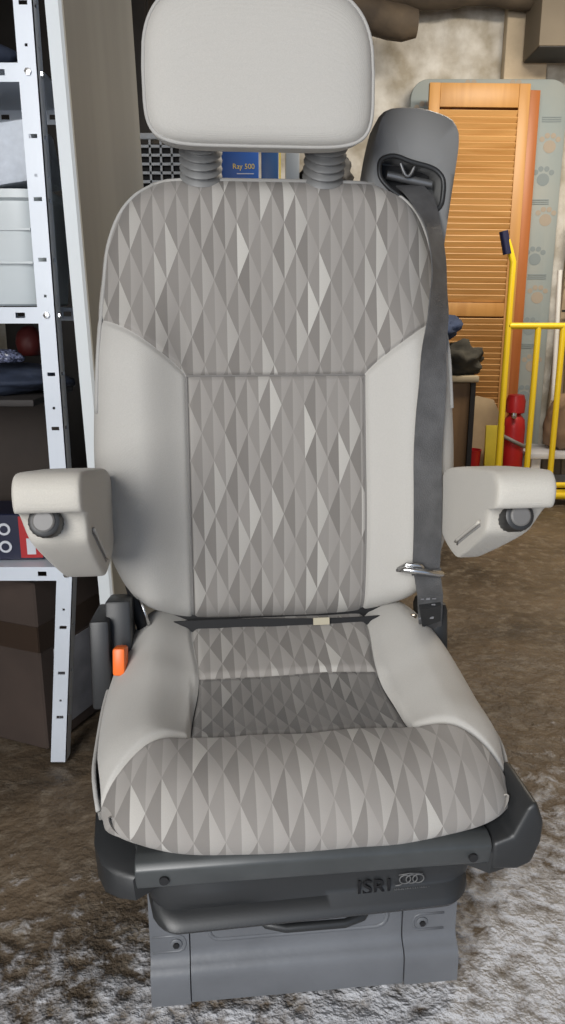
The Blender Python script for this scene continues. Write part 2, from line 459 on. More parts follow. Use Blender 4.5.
def Wc(s): return smooth_tab(WC, s)
loopc = [cush_pt(Wc(s), s) for s in cz2]+[cush_pt(x, SMAX) for x in [.246*(1-2*i/16) for i in range(1, 16)]]+[cush_pt(-Wc(s), s) for s in reversed(cz2)]+[cush_pt(x, 0) for x in [-.18*(1-2*i/12) for i in range(1, 12)]]
b = B()
def flat(L, k, z, mixz=1):
    o = []
    for p in L:
        kk = k+.16*sstep(.12, .03, p.y)*min(1, mixz*1.6)
        o.append(Vector((p.x*(1-kk), .24+(p.y-.24)*(1-kk), p.z*(1-mixz)+z*mixz)))
    return o
b.rings([loopc, flat(loopc, .004, .345, .25), flat(loopc, .02, .338, .8), flat(loopc, .07, .325)], capa=False)
cushion = b.obj('seat_cushion', M['cloth'], seat, smooth=60)
tag(cushion, 'grey fabric cushion sides and underside')
uvc = lambda p, u, v: (p.x, -v)
b_, uv = patch(lambda u, s: cush_pt(u*ins(s), s), [-1+2*t for t in dist(40)], [S1*t for t in dist(36)], lambda p, u, s: (p.x+.008, -s))
tag(b_.obj('rear_insert', M['pattern'], cushion, smooth=180, uv=uv, fixn=False), 'diamond patterned rear strip of the cushion')
M['pattern_small_shaded'] = fabric_pattern('patterned_fabric_small_shaded', .030, .058, dark=(.085, .08, .076), mid=(.16, .15, .14), light=(.34, .33, .31))  # same fabric, smaller diamonds, shade of the upward-facing middle painted into its colours
b_, uv = patch(lambda u, s: cush_pt(u*ins(s), s), [-1+2*t for t in dist(40)], [S1+(S2-S1)*t for t in dist(36)], lambda p, u, s: (p.x, -s))
tag(b_.obj('middle_insert', M['pattern_small_shaded'], cushion, smooth=180, uv=uv, fixn=False), 'recessed patterned centre of the cushion with its shade painted in')
def frp(u, v):
    ax = abs(u)*.26; s0 = S2 if ax <= CI else cs(ax)
    if ax > CI: s0 = cs(ax)-.005*max(0, 1-(ax-CI)/.01)
    s = s0+(SMAX-s0)*v; W = Wc(s)
    x = u*W*(1-(1-v)**6)+u*.26*(1-v)**6
    x = max(-W, min(W, x))
    return cush_pt(x, s)
us3 = sorted(set([round(u, 5) for u in us]+[round(CI/.26, 5), round(-CI/.26, 5)]))
b = B(); V = []; UV = []
dv = dist(60)
for v in dv:
    for u in us3:
        ax = abs(u)*.26; s0 = S2 if ax <= CI else cs(ax)-.005*max(0, 1-(ax-CI)/.01)
        V.append(frp(u, v)); UV.append((V[-1].x*1.0+.015, -(s0+(SMAX-s0)*v)+.01))
n = len(us3); b.add(V, [(j*n+i, j*n+i+1, (j+1)*n+i+1, (j+1)*n+i) for j in range(len(dv)-1) for i in range(n-1)])
tag(b.obj('front_roll', M['pattern'], cushion, smooth=180, uv=UV, fixn=False), 'diamond patterned front roll of the cushion')
for s_ in (-1, 1):
    def wing(u, v):
        ax = CI+(.26-CI)*u; s1 = cs(ax)
        if ax < CI+.01: s1 -= .005*(1-(ax-CI)/.01)
        s = s1*v; W = Wc(s); i0 = ins(s)
        x = i0+(W-i0)*u
        xt = CI+(.26-CI)*u
        x = x*(1-v**6)+min(xt, W)*v**6
        return cush_pt(s_*x, s)
    b_, uv = patch(wing, dist(40), dist(60))
    b_.obj('side_wing', M['cloth'], cushion, smooth=180, fixn=False)
for s_ in (-1, 1):
    B().tube([cush_pt(s_*Wc(s)*.995, s)+Vector((s_*.001, 0, 0)) for s in cz2[14:42]], .0032, 8).obj('piping', M['piping'], cushion, smooth=180)

# ---- headrest
def sq(t, n): return (abs(cos(t))**(2/n))*(1 if cos(t) >= 0 else -1), (abs(sin(t))**(2/n))*(1 if sin(t) >= 0 else -1)
HC = Vector((-.027, .460, 1.298))
def head_ring(y, kx, kz, n=96):
    r = []
    for i in range(n):
        t = 2*pi*i/n; a, c = sq(t, 4.2 if sin(t) > 0 else 6.5)
        x = a*.166*kx; z = c*(.120 if c > 0 else .102)*kz
        x *= 1-.16*max(0, c)**2.2-.035*max(0, -c)**3
        # slight tilt back with height
        r.append(HC+Vector((x, y+z*.12, z)))
    return r
b = B()
prof = [(-.046, .02), (-.046, .3), (-.0455, .55), (-.044, .72), (-.041, .84), (-.036, .92), (-.029, .97), (-.022, .992)]
b.rings([head_ring(y, k, 1-(1-k)*.98) for y, k in prof])
front = [head_ring(y, k, k) for y, k in prof]
b = B(); b.rings(front, capa=True, capb=False); fv = list(b.v)
prof2 = [(-.022, .992), (-.012, 1.0), (.012, 1.0), (.03, .985), (.042, .94), (.05, .85), (.053, .6), (.054, .1)]
b2 = B(); b2.rings([head_ring(y, k, k) for y, k in prof2], capa=False, capb=True)
headrest = b2.obj('headrest', M['cloth'], seat, smooth=60)
b.obj('headrest_face', M['cloth'], headrest, smooth=60)
B().tube(head_ring(-.023, .998, .998), .0028, 8, closed=True).obj('piping', M['piping'], headrest, smooth=180)
for x in (-.114, .083):
    b = B(); P0 = Vector((x, .570, 1.140))
    prof = []
    for i in range(41):
        t = i/40; prof.append((.030+.0042*sin(t*8*2*pi), t*.105))
    b.lathe(prof, 24, Matrix.Translation(P0) @ Matrix.Rotation(radians(38), 4, 'X'))
    tag(b.obj('support_bellows', M['plastic2'], headrest, smooth=80), 'ribbed grey sleeve over the headrest post')

# ---- belt guide housing
def resample(poly, c, n=72):
    out = []
    P = [Vector(p) for p in poly]
    for k in range(n):
        a = 2*pi*k/n; d = Vector((cos(a), sin(a)))
        best = None
        for i in range(len(P)):
            p = P[i]-c; q = P[(i+1) % len(P)]-c; e = q-p
            den = d.x*e.y-d.y*e.x
            if abs(den) < 1e-12: continue
            t = (p.x*e.y-p.y*e.x)/den; s = (p.x*d.y-p.y*d.x)/den
            if t > 0 and -1e-6 <= s <= 1+1e-6: best = t if best is None else max(best, t)
        out.append(c+d*best)
    return out
def roundpoly(poly, it=3):
    P = [Vector(p) for p in poly]
    for _ in range(it):
        Q = []
        for i in range(len(P)):
            a = P[i]; b_ = P[(i+1) % len(P)]; Q += [a*.8+b_*.2, a*.2+b_*.8]
        P = Q
    return P
outer = roundpoly([(.15, 1.02), (.152, 1.13), (.166, 1.221), (.184, 1.288), (.250, 1.292), (.306, 1.277), (.322, 1.250), (.306, 1.144), (.295, 1.064), (.286, .98), (.28, .93), (.16, .93)])
slot = roundpoly([(.180, 1.206), (.180, 1.178), (.198, 1.160), (.225, 1.146), (.258, 1.126), (.286, 1.130), (.290, 1.176), (.274, 1.192), (.235, 1.199), (.205, 1.212)])
C2 = Vector((.234, 1.168))
ro = resample(outer, C2); rs_ = resample(slot, C2)
YG = .56
def r3(r, y, k=0., c=C2): return [Vector((p.x+(c.x-p.x)*k, y+.12*(p.y-1.16), p.y+(c.y-p.y)*k)) for p in r]
def mixr(a, b_, t): return [p*(1-t)+q*t for p, q in zip(a, b_)]
b = B()
b.rings([r3(ro, YG+.085, .25), r3(ro, YG+.08, .05), r3(ro, YG+.02), r3(ro, YG+.008, .01), r3(ro, YG, .045), r3(mixr(ro, rs_, .5), YG-.004), r3(mixr(ro, rs_, .93), YG-.003), r3(rs_, YG+.002), r3(rs_, YG+.05, .04)], capa=True, capb=True)
guide = b.obj('belt_guide', M['plastic2'], seat, smooth=50)
tag(guide, 'grey plastic shoulder housing the seat belt runs through')
B().tube(r3(mixr(rs_, ro, .03), YG-.003), .0042, 8, closed=True).obj('slot_rim', M['plastic'], guide, smooth=180)
b = B().box((.234, YG+.046, 1.168), (.085, .004, .07)); b.obj('slot_cavity', M['black'], guide)
M['roller'] = mat('dull_metal', (.22, .22, .22), .45, .8)
b = B().tube([(.198, YG+.026, 1.186), (.276, YG+.026, 1.172)], .007, 12).tube([(.218+.026*t/10, YG+.012, 1.202-.02*sin(pi*t/10)) for t in range(11)], .003, 8)
b.obj('roller', M['roller'], guide, smooth=60)

# ---- seat belt
belt = thing('seat_belt', None, None)
belt.parent = seat
def surf(x, z, w=.024):
    return min(back_pt(x+d, z).y for d in (-w, -w/2, 0, w/2, w))
key = [(.238, YG+.028, 1.170, 0), (.248, .545, 1.145, .2), (.262, .520, 1.10, .7), (.267, .495, 1.05, .8), (.264, .470, 1.0, .8), (.256, .442, .955, .6)]
for z in (.90, .85, .80, .74, .68, .62, .57, .545):
    x = .248-.012*sstep(.92, .70, z); key.append((x, surf(x, z)-.005, z, .30*sstep(.80, .93, z)+.12))
def crom(P, n):
    o = []
    for i in range(len(P)-1):
        p0 = P[max(0, i-1)]; p1 = P[i]; p2 = P[i+1]; p3 = P[min(len(P)-1, i+2)]
        for k in range(n):
            t = k/n
            o.append(tuple(.5*((2*b_)+(-a_+c_)*t+(2*a_-5*b_+4*c_-d_)*t*t+(-a_+3*b_-3*c_+d_)*t**3) for a_, b_, c_, d_ in zip(p0, p1, p2, p3)))
    o.append(P[-1]); return o
run = crom(key, 6)
bp = [Vector(q[:3]) for q in run]
b = B()
b.ribbon(bp, [Vector((cos(q[3]), sin(q[3]), 0)) for q in run], .048, .0022)
b.ribbon([p+Vector((.002, -.004, 0)) for p in bp[-4:]]+[Vector((.236, .345, .52)), Vector((.240, .352, .485)), Vector((.249, .375, .445)), Vector((.254, .40, .42))], (1, .2, 0), [.048, .048, .047, .046, .045, .042, .038, .036], .0024)
wb = b.obj('webbing', M['webbing'], belt, smooth=40)
b = B().ribbon([bp[-1]+Vector((.002, -.0075, -.02)), Vector((.236, .341, .50)), Vector((.244, .356, .465))], (1, .2, 0), [.040, .038, .032], .0012)
lab = b.obj('belt_label', M['plastic'], belt)
b = B()
for k in range(4):
    for j in range(3):
        z0 = .515-.012*k
        b.box((.222+.010*j, .3425+.0012*k*2, z0), (.0065, .0012, .0018+.002*((k+j) % 2)))
b.obj('label_print', mat('label_print', (.16, .16, .17), .6), lab, smooth=0)
b = B().tube([(.186, bp[-1].y-.006, .556), (.196, bp[-1].y-.016, .560), (.225, bp[-1].y-.018, .556), (.258, bp[-1].y-.014, .549), (.266, bp[-1].y-.006, .545)], [.003, .0055, .0055, .0055, .003], 10)
b.tube([(.188, bp[-1].y-.004, .557), (.2, bp[-1].y-.014, .568), (.222, bp[-1].y-.015, .566), (.232, bp[-1].y-.010, .556)], [.003, .004, .004, .003], 8)
b.obj('latch_tongue', M['chrome'], belt, smooth=180)
# lap strap across the gap
b = B(); pts = []
for i in range(31):
    t = i/30; pts.append(Vector((-.20+.43*t, .418-.006*sin(pi*t), .451+.003*sin(pi*2*t))))
b.ribbon(pts, (0, .1, 1), .020, .003); b.obj('lap_strap', M['black'], belt)
b = B().ribbon([Vector((.055+.011*i/4*2.5, .408, .456)) for i in range(5)], (0, .3, 1), .012, .004); b.obj('strap_tag', mat('beige_tag', (.42, .38, .28), .6), belt)
B().tube([(.205, .393, .455), (.215, .388, .458), (.228, .384, .462)], [.009, .012, .010], 12).obj('strap_end', M['chrome'], belt, smooth=180)

# buckle side (left)
bk = B().box((-.262, .38, .465), (.040, .08, .11), rot=(radians(-12), 0, 0), bev=.005).box((-.288, .37, .43), (.030, .12, .14), rot=(radians(-8), 0, 0), bev=.005)
brk = bk.obj('recliner_cover', M['plastic'], seat)
b = B().box((-.256, .300, .452), (.019, .030, .042), rot=(radians(-12), 0, radians(-6)), bev=.004)
tag(b.obj('buckle_button', M['orange'], brk), 'orange release button')
b = B().tube([(-.245, .42, .53), (-.236, .41, .49), (-.225, .40, .45)], .011, 10)
b.obj('buckle_stalk', M['black'], brk, smooth=180)
b = B().tube([(-.234, .405, .515), (-.226, .397, .495), (-.218, .388, .47)], .003, 8).obj('stalk_wire', M['chrome'], brk, smooth=180)
b = B().box((.262, .42, .435), (.040, .10, .10), rot=(radians(-10), 0, 0), bev=.015)
b.obj('recliner_cover', M['plastic'], seat)
# hinge block bridging cushion and backrest, seen as the dark gap
B().box((0, .47, .42), (.40, .05, .13), bev=.01).obj('hinge_beam', M['black'], seat)

# ---- armrests
def armrest(xf, xr, wf, wr, inn, nar, lift, drop):
    # side profile (y, z); recess under the nose holds the adjusting knob
    prof = [(.085, .782), (.080, .770), (.082, .752), (.090, .745), (.112, .743), (.120, .728), (.124, .705), (.132, .690), (.262, .605), (.285, .598), (.40, .600), (.43, .64), (.43, .70), (.40, .735), (.30, .757), (.20, .775), (.12, .790), (.098, .791)]
    def cxy(y): t = (y-.08)/.35; return xf+(xr-xf)*t, wf+(wr-wf)*t
    b = B()
    cy = sum(p[0] for p in prof)/len(prof); czz = sum(p[1] for p in prof)/len(prof)
    R = []
    for s, k in ((-1.0, .20), (-1, .06), (-.985, .035), (-.93, .012), (-.84, 0), (0, 0), (.84, 0), (.93, .012), (.985, .035), (1, .06), (1.0, .20)):
        ring = []
        for (y, z) in prof:
            if k > .15: yy, zz_ = y+(cy+.03-y)*k, z+(czz-z)*k
            else:
                dx = cy-y; dz = czz-z; L = math.hypot(dx, dz)
                yy, zz_ = y+dx/L*k*.25, z+dz/L*k*.25
            x0, w = cxy(yy)
            zz_ += lift*sstep(.75, .60, zz_)
            kn = sstep(.745, .62, zz_-lift*.6)                    # the shell narrows towards its underside, from the outer side
            zz_ += drop
            ring.append(Vector((x0+s*w/2*(1-nar*kn)+inn*w/2*nar*kn, yy, zz_)))
        R.append(ring)
    b.rings(R)
    a = b.obj('armrest', M['arm_cloth'], seat, smooth=0)
    sub = a.modifiers.new('soft', 'SUBSURF'); sub.levels = 2; sub.render_levels = 2
    for p in a.data.polygons: p.use_smooth = True
    return a, cxy
arms = []
for xf, xr, kx, inner in ((-.302, -.312, -.310, 1), (.268, .312, .268, -1)):
    a, cxy = armrest(xf, xr, .080 if inner > 0 else .078, .09, inner, .32 if inner > 0 else .6, 0 if inner > 0 else .02, -.006 if inner > 0 else -.016)
    arms.append(a)
    dz_ = -.006 if inner > 0 else -.016
    m = Matrix.Translation((kx, .122, .727+dz_)) @ Matrix.Rotation(radians(72), 4, 'X')
    b = B(); n = 40; prof = [(.0185, -.01), (.019, .018), (.018, .024), (.0145, .0255)]
    vs = []; fs = []
    for r, z in prof:
        for k in range(n):
            rr = r+(.0009 if (k % 2 and z < .02) else 0); aa = 2*pi*k/n; vs.append(m @ Vector((rr*cos(aa), rr*sin(aa), z)))
    for i in range(len(prof)-1):
        for k in range(n): fs.append((i*n+k, i*n+(k+1) % n, (i+1)*n+(k+1) % n, (i+1)*n+k))
    fs.append(tuple((len(prof)-1)*n+k for k in range(n)))
    b.add(vs, fs); kb = b.obj('knob', M['knob'], a, smooth=30)
    B().lathe([(.0135, .022), (.013, .0275), (.011, .029), (0.001, .029)], 24, m).obj('knob_cap', M['knobcap'], kb)
    # zip seam on the inner lower edge
    pts = []
    for i in range(9):
        t = i/8; y = .150+.125*t; z = .692-.080*t+.004; x0, w = cxy(y); z += .010; z += (0 if inner > 0 else .02)*sstep(.75, .60, z)+dz_; pts.append(Vector((x0+inner*(w/2-.0005), y-.002, z)))
    zb = B().tube([p+Vector((inner*.003, 0, .004)) for p in pts], .0022, 8); zb.tube([p+Vector((-inner*.006, -.002, -.004)) for p in pts], .0022, 8)
    zb.obj('zip_edge', M['arm_cloth'], a, smooth=180)
    B().tube([p+Vector((-inner*.001, -.001, 0)) for p in pts], .0028, 8).obj('zip', M['pipdark'], a, smooth=180)
    B().tube([(xr-inner*.0, .42, .67), (xr+inner*.13, .50, .66)], .022, 14).obj('arm_pivot', M['plastic'], a, smooth=60)

# ---- seat frame: front steel bar with moulded corners
frame = thing('seat_frame', None, None); frame.parent = seat
fx = lambda p, q, t: Vector((t, p, q))
b = B().prism([(-.012, .342), (-.020, .334), (-.015, .307), (-.004, .301), (.03, .302), (.03, .338), (.0, .344)], -.216, .216, fx, bev=.003)
bar = b.obj('front_bar', M['steel'], frame)
for x in (-.182, .192):
    B().lathe([(.001, 0), (.0055, 0), (.0058, .002), (.0055, .004), (.001, .004)], 16, Matrix.Translation((x, -.0175, .320)) @ Matrix.Rotation(pi/2, 4, 'X')).obj('bolt_hole', M['black'], bar)
# left corner: curved trim rising round the cushion side
def trim(s, tall):
    path = [(.212, -.010, .328, .036), (.232, -.004, .330, .038), (.250, .012, .335, .046), (.262, .04, .343, .055), (.266, .09, .348, .060), (.266, .2, .350, .060), (.26, .34, .352, .058)]
    R = []
    for x, y, zt, h in path:
        zt += tall*sstep(.2, .255, x)*.5
        R.append([Vector((s*(x-.03), y+.02, zt)), Vector((s*(x+.0), y-.004, zt)), Vector((s*(x+.006), y-.008, zt-.006)), Vector((s*(x+.004), y-.006, zt-h)), Vector((s*(x-.03), y+.02, zt-h))])
    return B().rings(R)
tag(trim(-1, 0).obj('corner_trim', M['plastic'], frame, smooth=50), 'curved plastic trim')
b = trim(1, .0)
b.prism([(.216, .300), (.250, .297), (.268, .305), (.278, .335), (.279, .362), (.268, .392), (.256, .385), (.240, .345), (.216, .338)], -.020, .075, lambda p, q, t: Vector((p, t, q)), bev=.006, seg=3)
cap = b.obj('corner_cap', M['plastic'], frame, smooth=50)
b = B().box((0, .24, .325), (.44, .44, .03), bev=.008); b.obj('seat_pan', M['plastic'], frame)

# ---- skirt over the suspension
sk = B(); R = []
for i in range(61):
    t = i/60; x = -.207+.414*t
    e = 1-min(1, min(t, 1-t)/.10); e2 = 1-sqrt(max(0, 1-e*e))
    dip = -.005*exp(-((x+.125)/.045)**2)
    lift = .020*max(0, (x-.02)/.19)*0
    zl = .228+.016*e2+.012*t
    prof = [(.040, .300), (.016+.01*e2, .297), (.014+.012*e2+dip, .276), (.013+.02*e2+dip*1.5, .262), (.011+.03*e2, zl+.020), (-.004+.05*e2, zl+.013), (-.008+.05*e2, zl+.004), (-.002+.05*e2, zl-.004), (.02+.03*e2, zl-.006), (.16, zl), (.16, .300)]
    R.append([Vector((x, y, z)) for y, z in prof])
sk.rings(R)
skirt = sk.obj('suspension_skirt', M['rubber'], seat, smooth=50)
b = B(); R = []
b.box((.0, .10, .236), (.37, .14, .03), bev=.01)
b.obj('skirt_lip', M['rubber'], skirt)
mt = Matrix.Translation((.075, .0085, .262)) @ Matrix.Rotation(radians(88), 4, 'X')
M['emboss'] = mat('embossed_black', (.006, .006, .007), .35)
M['embosspale'] = mat('embossed_grey', (.10, .10, .10), .5)
text_mesh('ISRI', .0290, Matrix.Translation((.077, .0098, .2615)) @ Matrix.Rotation(radians(87), 4, 'X'), M['emboss'], 'lettering', skirt, .0008, .0002)
b = B()
for dx in (-.0085, 0, .0085):
    b.tube([Vector((.125+dx+.0072*cos(2*pi*k/24), .0085, .2715+.0062*sin(2*pi*k/24))) for k in range(24)], .0009, 6, closed=True)
b.tube([Vector((.104, .0085, .2630)), Vector((.110, .0085, .2635)), Vector((.114, .0085, .266))], .0009, 6)
b.tube([Vector((.108, .0085, .2785)), Vector((.123, .0085, .2800)), Vector((.139, .0085, .2785))], .0007, 6)
b.obj('rings_emblem', M['embosspale'], skirt, smooth=180)
text_mesh('ISRINGHAUSEN', .0066, Matrix.Translation((.126, .0092, .2552)) @ Matrix.Rotation(radians(87), 4, 'X'), M['embosspale'], 'small_lettering', skirt, .0008)

# ---- base box
YB0 = .118
def bp3(x, prof): return [Vector((x, y, z)) for y, z in prof]
core = [(.129, .215), (.129, .078), (.128, .071), (.124, .064), (.118, .059), (.113, .055), (.110, .050), (.1085, .044), (.108, .036), (.108, .002), (.118, .002), (.118, .05), (.15, .07), (.2, .09), (.2, .215)]
b = B().rings([bp3(x, core) for x in (-.160, .150)])
side = [(y-.003 if y < .19 else y, z) for y, z in core]
for x0, x1 in ((-.217, -.1615), (.1515, .232)):
    b.rings([bp3(x, [(y, z) for y, z in side]) for x in (x0, x1)])
b.box((.0075, .37, .10), (.440, .40, .195), bev=.01)
basebox = b.obj('base_box', M['base'], seat, smooth=40)
tag(basebox, 'grey painted steel base with stepped front')
# pressed recess ridge on the upper plate
b = B()
rr = [(-.133, .205), (-.133, .105), (-.131, .097), (-.126, .091), (-.118, .088), (.112, .088), (.121, .091), (.126, .097), (.128, .105), (.128, .205)]
b.tube([Vector((x, .130, z)) for x, z in rr], .0036, 8)
b.obj('pressed_ridge', M['base'], basebox, smooth=180)
for x in (-.186, .186):
    pb = B().tube([Vector((x+sx, .1265, z+.003*(x > 0))) for sx, z in ((-.027, .076), (.010, .076), (.016, .079), (.019, .086), (.019, .093), (.016, .100), (.010, .103), (-.027, .103))], .0022, 6)
    if x > 0: pb.v = [Vector((2*x-v.x, v.y, v.z)) for v in pb.v]
    pb.obj('pressed_tab', M['base'], basebox, smooth=180)
    m = Matrix.Translation((x+(.006 if x < 0 else -.006), .1262, .0895+.003*(x > 0))) @ Matrix.Rotation(pi/2, 4, 'X')
    bb = B().lathe([(.001, 0), (.0085, 0), (.0085, .002), (.007, .003), (.001, .003)], 18, m).obj('washer', M['base'], basebox)
    B().lathe([(.001, .002), (.0045, .002), (.0045, .006), (.001, .006)], 6, m).obj('bolt', M['black'], bb)
b = B().tube([(-.080, .10, .186), (-.072, .075, .180), (-.055, .060, .172), (-.03, .055, .168), (.05, .055, .168), (.075, .060, .172), (.090, .075, .180), (.1, .10, .186)], .006, 12)
b.obj('slide_handle', M['rubber'], seat, smooth=180)
for x in (-.16, .145): B().box((x, .110, .195), (.006, .006, .03), bev=.002).obj('skirt_clip', M['rubber'], skirt)

# ------------------------------------------------------------------ shelving on the left
def at(px, py, Y):
    P_ = radians(14.9); x = (px-282.5)/770; y = -(py-512)/770
    d = Vector((x, cos(P_)+y*sin(P_), -sin(P_)+y*cos(P_))); return Vector((0, 0, .97))+d*(Y/d.y)
shelf = thing('metal_shelving', 'white perforated steel shelving unit at the left edge with loaded shelves', 'shelving', (-.9, 1.5, 0))
SO = Vector((-.9, 1.5, 0))
def angle_post(x, y, zb, zt, sx, sy, slots, lean=0):
    # L-shaped post: face towards -y of width 36 mm and face towards +x/-x; slots are real gaps
    b = B(); t = .0022; w = .034
    def strip(z0, z1, a, c, face):
        def sh(z): return lean*(z-zt)
        vs = []
        for (u, z) in ((a, z0), (c, z0), (c, z1), (a, z1)):
            if face == 0: vs += [(x-sx*u+sh(z), y, z), (x-sx*u+sh(z), y+sy*t, z)]
            else: vs += [(x+sh(z), y+sy*u, z), (x-sx*t+sh(z), y+sy*u, z)]
        vs = [Vector(v)-SO for v in vs]
        b.add(vs, [(0, 2, 4, 6), (1, 7, 5, 3), (0, 1, 3, 2), (2, 3, 5, 4), (4, 5, 7, 6), (6, 7, 1, 0)])
    for face in (0, 1):
        z = zb
        for (sz, sh_, sw) in sorted(slots):
            if not (zb+.01 < sz < zt-.01): continue
            strip(z, sz-sh_/2, 0, w, face)
            strip(sz-sh_/2, sz+sh_/2, 0, w/2-sw/2, face); strip(sz-sh_/2, sz+sh_/2, w/2+sw/2, w, face)
            z = sz+sh_/2
        strip(z, zt, 0, w, face)
    return b
slots = []
z = .105
k = 0
while z < 2.1:
    slots.append((z+.005, .007, .015)); k += 1
    if k % 2: slots.append((z+.045, .005, .005))
    z += .105
slots = [q for q in slots if all(abs(q[0]-l) > .02 for l in (.438, .955, 1.368, 1.845))]
XP = -.428; YP = 1.5
for (x, y, sx, sy) in ((XP, YP, 1, 1), (XP, YP+.34, 1, -1), (-1.38, YP, -1, 1), (-1.38, YP+.34, -1, -1)):
    lo = angle_post(x, y, 0.0, .47, sx, sy, slots, lean=.105*sx)
    up = angle_post(x, y, .4701, 2.12, sx, sy, slots)
    lo.add(up.v, up.f)
    lo.obj('post', M['shelf'], shelf, smooth=0)
M['holeblack'] = M['black']
levels = [.438, .955, 1.368, 1.845]
for zc in levels:
    b = B(); h = .030
    x0, x1 = -1.37, XP-.006
    # front and rear beams with slots, tray between
    for y in (YP+.004, YP+.334):
        segs = [x0]
        xs = [x1-.062-.105*i for i in range(8)]
        b.box(((x0+x1)/2-SO.x, y-SO.y, zc+h/2-.005), (x1-x0, .002, .010)); b.box(((x0+x1)/2-SO.x, y-SO.y, zc-h/2+.005), (x1-x0, .002, .010))
        prev = x1
        for xx in xs:
            b.box(((prev+xx+.009)/2-SO.x, y-SO.y, zc), (prev-xx-.009, .002, h-.020)); prev = xx-.009
        b.box(((prev+x0)/2-SO.x, y-SO.y, zc), (prev-x0, .002, h-.020))
    b.box(((x0+x1)/2-SO.x, YP+.17-SO.y, zc+h/2-.001), (x1-x0, .335, .002))
    b.obj('shelf_tray', M['shelf'], shelf, smooth=0)
    for x in (XP-.017,):
        B().lathe([(.001, 0), (.0065, 0), (.006, .004), (.001, .005)], 6, Matrix.Translation((x-SO.x, YP-.001-SO.y, zc)) @ Matrix.Rotation(pi/2, 4, 'X')).obj('bolt', M['chrome'], shelf)
        B().lathe([(.001, 0), (.0065, 0), (.006, .004), (.001, .005)], 6, Matrix.Translation((XP+.001-SO.x, YP+.017-SO.y, zc)) @ Matrix.Rotation(pi/2, 4, 'Y')).obj('bolt', M['chrome'], shelf)

# leaning panel
M['panelface'] = mat('dirty_grey_panel', (.25, .262, .265), .55, col2=(.20, .21, .212), vscale=2.2)
nt = M['panelface'].node_tree
for n in nt.nodes:
    if n.type == 'TEX_NOISE':
        mp = nt.nodes.new('ShaderNodeMapping'); mp.inputs['Scale'].default_value = (1, 2.2, .3)
        tcn = [q for q in nt.nodes if q.type == 'TEX_COORD'][0]
        nt.links.new(tcn.outputs['Object'], mp.inputs[0]); nt.links.new(mp.outputs[0], n.inputs['Vector'])
M['paneledge'] = mat('white_panel_edge', (.66, .70, .72), .5)
pan = thing('leaning_panel', 'tall grey panel with pale front edge leaning upright between the shelving and the seat', 'panel', (-.38, 1.52, 0))
p0 = at(60, 0, 1.52); p1 = at(95, 400, 1.52)
k = (p1.x-p0.x)/(p1.z-p0.z)
def px_(z): return p0.x+k*(z-p0.z)+.38
b = B()
zt = 1.82
yy = .80
R = []
t = .027
b.add([(px_(0)-t+.001, .012, 0), (px_(0), .012, 0), (px_(zt), .012, zt), (px_(zt)-t+.001, .012, zt), (px_(0)-t+.001, yy, 0), (px_(0)-.008, yy, 0), (px_(zt)-.008, yy, zt), (px_(zt)-t+.001, yy, zt)],
      [(0, 1, 2, 3), (4, 7, 6, 5), (0, 4, 5, 1), (1, 5, 6, 2), (2, 6, 7, 3), (3, 7, 4, 0)])
b.obj('board', M['panelface'], pan, smooth=0)
b = B()
vs = []
b.rings([[Vector((px_(z)-t, .0, z)), Vector((px_(z)-.004, .0, z)), Vector((px_(z)+.001, .005, z)), Vector((px_(z)+.001, .016, z)), Vector((px_(z)-t, .016, z))] for z in (0, zt)])
b.obj('edge_band', M['paneledge'], pan, smooth=0)

# shelf contents
M['foam'] = mat('white_foam', (.62, .66, .72), .8, var=.06, vscale=60, bump=.2)
M['tub'] = mat('milky_plastic', (.50, .54, .55), .35, var=.06, vscale=5)
t_ = thing('storage_tub', 'milky plastic storage tub full of pale foam on the middle shelf', 'tub', (-.60, 1.66, .972))
b = B(); R = []
for z, w, d in ((0, .13, .10), (.004, .135, .105), (.15, .15, .12), (.19, .152, .122), (.195, .16, .13), (.21, .16, .13), (.21, .155, .125), (.19, .148, .118), (.01, .13, .1)):
    ring = []
    for i in range(48):
        a_, c_ = sq(2*pi*i/48, 7); ring.append(Vector((a_*w, c_*d, z)))
    R.append(ring)
b.rings(R); b.obj('tub_body', M['tub'], t_, smooth=40)
b = B()
for dz in (.06, .12): b.box((0, -.121+.0*dz, dz+.02), (.25, .003, .004))
b.obj('tub_rib', M['tub'], t_)
b = B().box((0, 0, 0), (.27, .20, .11), rot=(.04, radians(-9), .04), bev=.012)
o = b.obj('foam_block', M['foam']); o.location = (-.60, 1.66, 1.240); tag(o, 'white foam block sticking up out of the milky tub', 'foam')
def carton(name, c, d, rz, m, label, cat, rx=0, ry=0, flaps=True, tape=None):
    t_ = thing(name, label, cat, c, rz)
    t_.rotation_euler = (rx, ry, rz)
    B().box((0, 0, d[2]/2), d, bev=.004, seg=1).obj('box_body', m, t_)
    if tape:
        B().box((0, 0, d[2]+.0005), (.05, d[1]+.002, .002)).box((0, -d[1]/2-.0005, d[2]-.04), (.05, .002, .08)).obj('tape', tape, t_, smooth=0)
    return t_
M['card'] = mat('cardboard', (.11, .072, .047), .85, var=.12, vscale=10)
M['carddark'] = mat('old_cardboard', (.060, .042, .034), .85, var=.15, vscale=6)
M['cardlight'] = mat('pale_cardboard', (.42, .32, .20), .85, var=.1, vscale=10)
M['tape'] = mat('brown_tape', (.045, .03, .022), .3)
M['navy'] = mat('navy_cloth', (.02, .028, .05), .8, var=.3, vscale=15, bump=.4, bscale=30)
M['red'] = mat('red_paint', (.42, .015, .018), .4)
M['navybox'] = mat('navy_carton', (.007, .010, .035), .4)
M['white'] = mat('white_print', (.6, .62, .66), .5)
carton('small_carton', (-.665, 1.64, 1.335-.0), (.10, .10, .012), .2, mat('grey_card', (.22, .22, .23), .6), 'small grey booklet lying on the foam in the milky tub', 'booklet') if False else None
